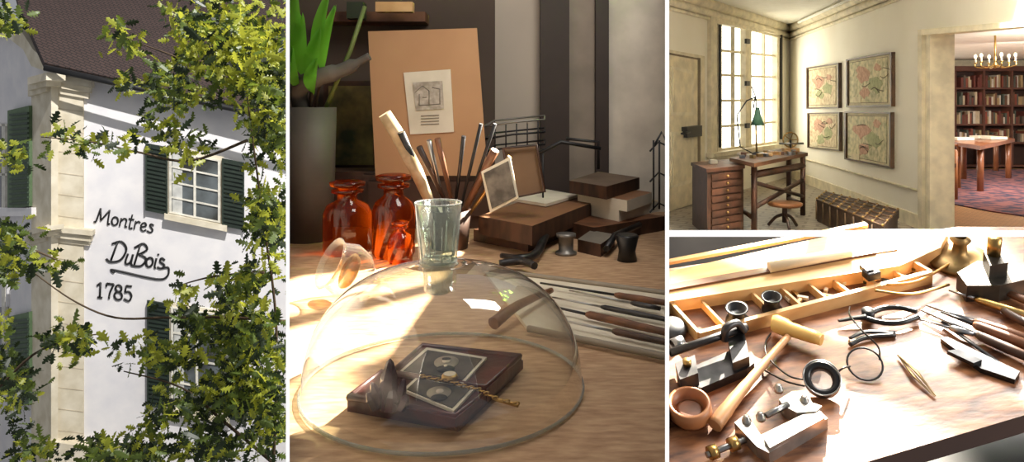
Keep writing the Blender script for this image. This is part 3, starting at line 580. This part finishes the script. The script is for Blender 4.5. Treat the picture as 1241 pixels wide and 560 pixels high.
# added gobo of bars and leaves above bench, unseen : patterns the sun spot
b=B(); LP=Vector((1.35,2.55,2.75)); c0=LP.lerp(dc,.36); wn=(LP-dc).normalized(); fx=Vector((1,-.8,0)).normalized(); fy=wn.cross(fx).normalized()
def wp(u,v): return c0+fx*u+fy*v
for u in (-.38,-.13,.12,.38): b.tube([wp(u,-.34),wp(u,.34)],.012,woodB,6)
for v in (-.34,-.1,.12,.34): b.tube([wp(-.38,v),wp(.38,v)],.012,woodB,6)
lk=b.mi(lg); rg=random.Random(11)
for (cu,cv) in [(-.2,.2),(-.06,.22),(.1,.2),(.22,.1),(-.28,.05),(.02,.04),(.16,-.05),(-.12,-.14),(.04,-.22),(.26,-.2),(-.26,-.26)]:
    for i in range(8):
        o=wp(cu+rg.gauss(0,.04),cv+rg.gauss(0,.04)); a=rg.uniform(0,6.28); L_=rg.uniform(.03,.06)
        e1=fx*math.cos(a)+fy*math.sin(a); e2=wn.cross(e1)
        b.f([b.bm.verts.new(o+e1*L_*x+e2*L_*y) for x,y in [(0,0),(.3,.35),(.7,.35),(1,0),(.7,-.35),(.3,-.35)]],lk)
b.done('bench_sun_gobo')
# ================================================================== PANEL 4 : tool bench
hd=Vector((.452,.892,0)).normalized(); tl=math.radians(23); n4=(Vector((0,0,math.cos(tl)))-hd*math.sin(tl)).normalized()
p40=P(1026,430,.95); B4=PL(p40,n4)
def Q(x,y,h=0.): return B4.at(x,y,h)
C4=[(809,-1)]
X4=(Q(1125,332)-Q(850,404)).normalized(); Y4=n4.cross(X4)
def F4(x,y,h=0.): return frame(Q(x,y,h),n4,X4)
def S4(x,y): return Q(x,y).y/F
b=B(); pts=[(808,632),(1330,477),(1330,330),(1330,275),(1160,275),(808,326)]
b.slab(B4,pts,0,.03,wood4,M('bench_edge_dark',(70,44,30),.5)); b.done('watchmaker_bench_top',C4)
bk4=M('backdrop_grey',(120,116,110),.9,col2=(98,94,90),scale=3)
b=B(); b.rect(PL((0,1.85,0),(0,-1,0)),806,282,1340,640,0,.03,bk4); b.done('wall_back_tool_bench',C4)
b=B(); b.slab(PL(p40-n4*.25,n4),[(808,640),(1340,640),(1340,500),(808,500)],0,.02,black); b.done('under_bench_shade_sheet',C4)  # black sheet put in as the shade below the bench edge
b=B()
def wseg(a,c,h,t=.005,m=woodL,h0=0.):
    p0=Q(*a)+n4*h0; p1=Q(*c)+n4*h0; d=(p1-p0).normalized(); sd=n4.cross(d)*t*.5
    b.prism([p0+sd+n4*h,p1+sd+n4*h,p1-sd+n4*h,p0-sd+n4*h],[p0+sd,p1+sd,p1-sd,p0-sd],m)
fl_,fr_,br_,bl_=(848,416),(1128,342),(1086,318),(800,362)
b.slab(B4,[fl_,fr_,br_,bl_],.003,.003,woodR)
wseg(fl_,fr_,.022,.007); wseg(fr_,br_,.022); wseg(br_,bl_,.028,.006); wseg(bl_,fl_,.022)
lp=lambda a,c,t:(a[0]+(c[0]-a[0])*t,a[1]+(c[1]-a[1])*t)
for t in (.12,.33,.45,.56,.66,.78,.9): wseg(lp(fl_,fr_,t),lp(bl_,br_,t),.018,.004)
b.slab(B4,[(806,366),(1090,322),(1140,300),(1150,278),(1040,278),(806,330)],.026,.026,woodL)
b.slab(B4,[(806,352),(1062,306),(1062,300),(806,345)],.03,.004,woodR)
wseg((806,334),(1050,288),.006,.01,woodL,.024)
b.done('compartment_tool_box',C4)
b=B(); a0=Q(932,324,.036); a1=Q(1030,305,.036); b.tube([a0,a1],.009,M('ivory_tube',(232,214,182),.6),16); b.done('rolled_label_tube')
for (x,y,r,h) in ((894,392,13.5,.03),(936,380,12,.033)):
    b=B(); s=S4(x,y); b.lathe([(0,0),(r*s,0),(r*s*1.0,h*.3),(r*s*.72,h*.5),(r*s*.75,h*.8),(r*s,h),(r*s*.8,h),(r*s*.6,h*.7),(0,h*.7)],black,F4(x,y,.004)); b.lathe([(r*s*1.01,h*.1),(r*s*1.05,h*.15),(r*s*1.01,h*.2)],steel,F4(x,y,.004)); b.done('black_eye_loupe')
b=B()
for i in range(14):
    x=random.uniform(945,1115); t=(x-848)/280; y=406-(x-848)*.262-random.uniform(6,20); b.box(F4(x,y,.008)@Matrix.Rotation(random.uniform(0,3),4,'Z'),(random.uniform(.006,.018),.005,.005),random.choice([brass,woodL,dsteel,paper]))
b.box(F4(1056,332,.03),(.022,.018,.014),dsteel,.002); b.box(F4(1050,326,.035),(.012,.02,.01),black); b.done('small_watch_parts')
b=B(); b.slab(B4,[(822,452),(900,418),(914,440),(905,447),(850,470),(828,466)],.014,.014,dsteel); b.slab(B4,[(818,440),(842,430),(846,452),(824,460)],.035,.035,dsteel)
b.slab(B4,[(882,410),(902,402),(908,432),(888,440)],.03,.03,dsteel); b.tube([Q(812,428,.035),Q(905,396,.035)],.006,dsteel,10)
b.tube(cat([Q(878,412,.03),Q(880,398,.05),Q(893,392,.05),Q(902,402,.035)]),.006,dsteel,8); b.tube([Q(815,420,.03),Q(828,415,.03)],.011,steel,12); b.lathe([(0,0),(.006,0),(.006,.008),(0,.009)],brass,F4(833,442,.035)); b.done('steel_staking_jig',C4)
b=B(); s=S4(820,405); b.lathe([(0,0),(16*s,0),(18*s,.012),(14*s,.02),(0,.02)],M('dark_enamel',(50,52,54),.4),F4(815,405)); b.done('round_dark_tin',C4)
b=B(); s=S4(837,500); tw4=M('turned_wood_bowl',(180,120,76),.4,col2=(144,90,54)); b.lathe([(0,0),(20*s,0),(26*s,10*s),(25*s,24*s),(21*s,25*s),(20*s,12*s),(14*s,8*s),(0,8*s)],tw4,F4(837,506)); b.lathe([(13*s,10*s),(15*s,13*s),(12*s,14*s),(0,12*s)],woodR,F4(837,506)); b.done('turned_wooden_bowl',C4)
b=B(); b.tube(cat([Q(866,516,.01),Q(890,484,.012),Q(920,448,.014),Q(955,408,.016)],5),[.0095,.0095,.0085,.0075,.0065,.006,.005,.005],M('hammer_handle',(206,158,112),.4,col2=(178,128,86)),14)
ax=[Q(936,391,.02),Q(940,392,.02),Q(952,397,.02),Q(958,399,.02),Q(985,408,.02),Q(996,412,.02)]; b.tube(ax,[.011,.0135,.0135,.011,.010,.0085],M('horn_mallet_head',(236,196,116),.35,col2=(222,174,94)),18); b.done('horn_mallet',C4)
b=B(); b.tube(cat([Q(1016,389,.008),Q(1032,386,.01),Q(1050,384,.012)]),[.003,.007],dsteel,8,flat=.6); b.lathe([(0,0),(.009,0),(.009,.012),(0,.012)],dsteel,F4(1052,384,.003))
b.tube(cat([Q(1050,382,.01),Q(1068,374,.01),Q(1090,373,.01),Q(1112,378,.01)]),.0042,black,8); b.tube(cat([Q(1050,386,.01),Q(1070,391,.01),Q(1092,391,.01),Q(1113,384,.01)]),.0042,black,8); b.done('pliers')
b=B(); b.tube(cat([Q(1030,410,.004),Q(1050,402,.006),Q(1085,404,.004)]),[.003,.006],dsteel,8,flat=.5); b.tube(cat([Q(1030,418,.004),Q(1050,409,.006),Q(1085,406,.004)]),.003,dsteel,8); b.done('small_snips')
b=B(); toc=(CAM-Q(996,457)).normalized(); ax=(n4*.55+toc).normalized(); s=S4(996,457); c=Q(996,460,.018)
Mx=frame(c,ax); b.lathe([(12*s,-8*s),(20*s,-6*s),(20*s,6*s),(17*s,8*s),(13*s,7*s),(11*s,-4*s),(12*s,-8*s)],black,Mx,32); b.lathe([(0,0),(12*s,0)],GL('loupe_lens',(200,205,210),tint=.15),Mx,24); b.tube([Mx@Vector((20*s*math.cos(t*.3142),20*s*math.sin(t*.3142),8*s)) for t in range(20)],.0012,steel,6,True)
c2=Q(1048,441,.014); My=frame(c2,ax); b.tube([My@Vector((19*s*math.cos(t*.2618),19*s*math.sin(t*.2618),0)) for t in range(24)],.0014,dsteel,6,True); b.lathe([(0,0),(18.5*s,0)],GL('spectacle_lens',(235,235,235),boost=.6),My,24)
wi=M('spectacle_wire',(60,54,48),.4,.5)
b.tube(cat([Q(1014,452,.02),Q(1022,446,.026),Q(1030,444,.018)]),.0014,wi,6)
b.tube(cat([Q(976,460,.018),Q(955,455,.02),Q(930,432,.015),Q(928,415,.006),Q(934,404,.004)]),.0013,wi,6)
b.tube(cat([Q(1066,436,.014),Q(1064,420,.02),Q(1044,400,.03),Q(1030,382,.03),Q(1030,372,.02)]),.0013,wi,6); b.tube(cat([Q(975,468,.018),Q(952,462,.01),Q(925,448,.004)]),.0013,wi,6)
b.done('wire_spectacles_with_loupe')
twz=M('tweezer_brass',(150,122,80),.4,.7)
b=B(); b.tube([Q(1088,430,.004),Q(1112,452,.009),Q(1134,480,.003)],[.0016,.003,.001],twz,6,flat=.4); b.tube([Q(1088,430,.004),Q(1107,455,.006),Q(1133,481,.003)],[.0016,.003,.001],twz,6,flat=.4); b.done('brass_tweezers')
cl=M('machined_steel',(200,196,190),.3,.85,col2=(160,155,148),scale=30)
b=B(); b.slab(B4,[(890,512),(902,503),(912,512),(922,527),(990,494),(1003,507),(932,549),(917,541)],.018,.018,cl); b.slab(B4,[(926,532),(992,499),(1000,506),(933,543)],.024,.006,cl)
b.slab(B4,[(944,484),(960,474),(978,474),(984,488),(996,492),(990,498),(966,500),(950,492)],.02,.02,cl)
b.tube([Q(856,552,.012),Q(880,542,.012),Q(903,533,.012)],[.004,.004],steel,10)
for x,y in ((864,548),(889,538)): b.tube([Q(x-5,y+2,.012),Q(x+5,y-2,.012)],.0085,brass,14)
for x,y in ((944,474),(922,508),(975,488),(905,512)): b.lathe([(0,0),(.006,0),(.006,.005),(.004,.006),(.004,.01),(0,.011)],cl,F4(x,y,.016),16)
b.tube([Q(928,504,.02),Q(955,490,.02)],.004,steel,10); b.done('steel_hand_vise',C4)
b=B(); iron=M('aged_iron',(84,78,68),.45,.6,col2=(52,48,42),scale=25)
b.slab(B4,[(1160,330),(1185,316),(1240,322),(1245,338),(1212,346),(1172,346)],.03,.03,iron); b.slab(B4,[(1192,304),(1216,300),(1222,318),(1200,322)],.055,.03,iron)
b.lathe([(0,0),(.009,0),(.009,.03),(0,.03)],brass,F4(1204,308,.055)); b.done('iron_anvil_block')
b=B(); s=S4(1160,312); b.lathe([(0,0),(34*s,0),(34*s,5*s),(22*s,9*s),(8*s,12*s),(7*s,24*s),(11*s,30*s),(6*s,34*s)],M('aged_brass',(160,132,86),.45,.8,col2=(110,88,56)),F4(1162,316)); b.done('brass_lamp_base')
b=B()
for a,c,m in (((1060,352),(1150,345),brass),((1075,345),(1150,320),M('amber_cord',(210,150,70),.5))): b.tube(cat([Q(*a,.03),Q((a[0]+c[0])/2,(a[1]+c[1])/2+8,.02),Q(*c,.01)]),.0022,m,6)
b.done('brass_cord')
def t4(name,a,c,r,m1,m2,fr=.4):
    b=B(); p0=Q(*a,r+.003); p1=Q(*c,r+.006); md=p0.lerp(p1,fr); b.tube([p0,md],[r*.25,r*.55],m1,8); b.tube([md,md.lerp(p1,.08),md.lerp(p1,.5),p1],[r*.7,r*1.1,r*1.2,r],m2,12); b.done(name)
t4('brass_screwdriver',(1150,352),(1262,388),.005,steel,brass,.3); t4('screwdriver',(1122,370),(1262,416),.006,steel,woodR,.45); t4('graver',(1116,376),(1262,440),.006,steel,woodB,.5); t4('round_file',(1140,378),(1262,424),.006,dsteel,woodR,.35)
t4('needle_file',(1172,352),(1262,402),.005,brass,woodB,.5); t4('flat_file',(1200,346),(1262,372),.005,dsteel,woodR,.3); t4('pin_vise',(1110,386),(1180,405),.004,steel,steel,.6)
b=B(); b.slab(B4,[(1140,410),(1148,408),(1236,450),(1230,460),(1188,446)],.008,.008,black); b.slab(B4,[(1148,425),(1162,423),(1190,436),(1180,440)],.014,.006,dsteel); b.done('black_steel_gauge')
b=B(); b.tube([Q(1142,390,.006),Q(1208,438,.006)],.004,dsteel,6,flat=.5); b.done('steel_scriber')
# ------------------------------------------------------------------ lights
def look(o,t): o.rotation_euler=(Vector(t)-o.location).to_track_quat('-Z','Y').to_euler()
def spot(n,loc,t,e,col,ang,r=.05,bl=.3):
    l=bpy.data.lights.new(n,'SPOT'); l.energy=e; l.color=col; l.spot_size=math.radians(ang); l.shadow_soft_size=r; l.spot_blend=bl
    o=bpy.data.objects.new(n,l); o.location=loc; bpy.context.collection.objects.link(o); look(o,t)
def area(n,loc,t,e,col,sx,sy=None):
    l=bpy.data.lights.new(n,'AREA'); l.energy=e; l.color=col; l.shape='RECTANGLE'; l.size=sx; l.size_y=sy or sx
    o=bpy.data.objects.new(n,l); o.location=loc; bpy.context.collection.objects.link(o); look(o,t)
spot('sun_on_house',(1.0,3.2,11),P(170,280,10),13000,(1,.97,.93),62,.1)
spot('sun_on_bench',LP,dc,5200,(1,.9,.76),34,.012)
area('room_light',(2.6,5.0,2.35),FP(980,240,.9),850,(1,.95,.87),1.5,.6)
area('library_light',(7.2,8.5,1.95),(7.6,9.5,0),170,(1,.93,.84),1.6)
area('library_light_front',(6.0,7.0,1.9),(8.6,12,1.0),80,(1,.93,.84),.8)
area('fill_dome_bench',(.3,1.2,1.9),(.1,1.9,.9),8,(1,.94,.87),.4)  # unseen soft fill lamp added to brighten the dome bench background
spot('window_light_tool_bench',(1.0,1.45,2.0),Q(1030,420),165,(1,.95,.88),52,.3,.6)
area('fill_tool_bench',(1.5,.15,1.3),Q(1000,430),14,(1,.96,.92),.5)  # unseen low fill lamp added in front of the tool bench
w=bpy.data.worlds.new('World'); bpy.context.scene.world=w; w.use_nodes=True
bgn=w.node_tree.nodes['Background']; bgn.inputs[0].default_value=(.93,.95,1,1); bgn.inputs[1].default_value=.32
cam=bpy.data.cameras.new('camera'); co=bpy.data.objects.new('camera',cam); bpy.context.collection.objects.link(co)
co.location=CAM; co.rotation_euler=(math.radians(90),0,0); cam.sensor_width=36; cam.lens=36*F/1241; cam.shift_y=-(280-HY)/1241; cam.clip_start=.05; cam.clip_end=200
bpy.context.scene.camera=co
bpy.context.scene.view_settings.view_transform='Standard'
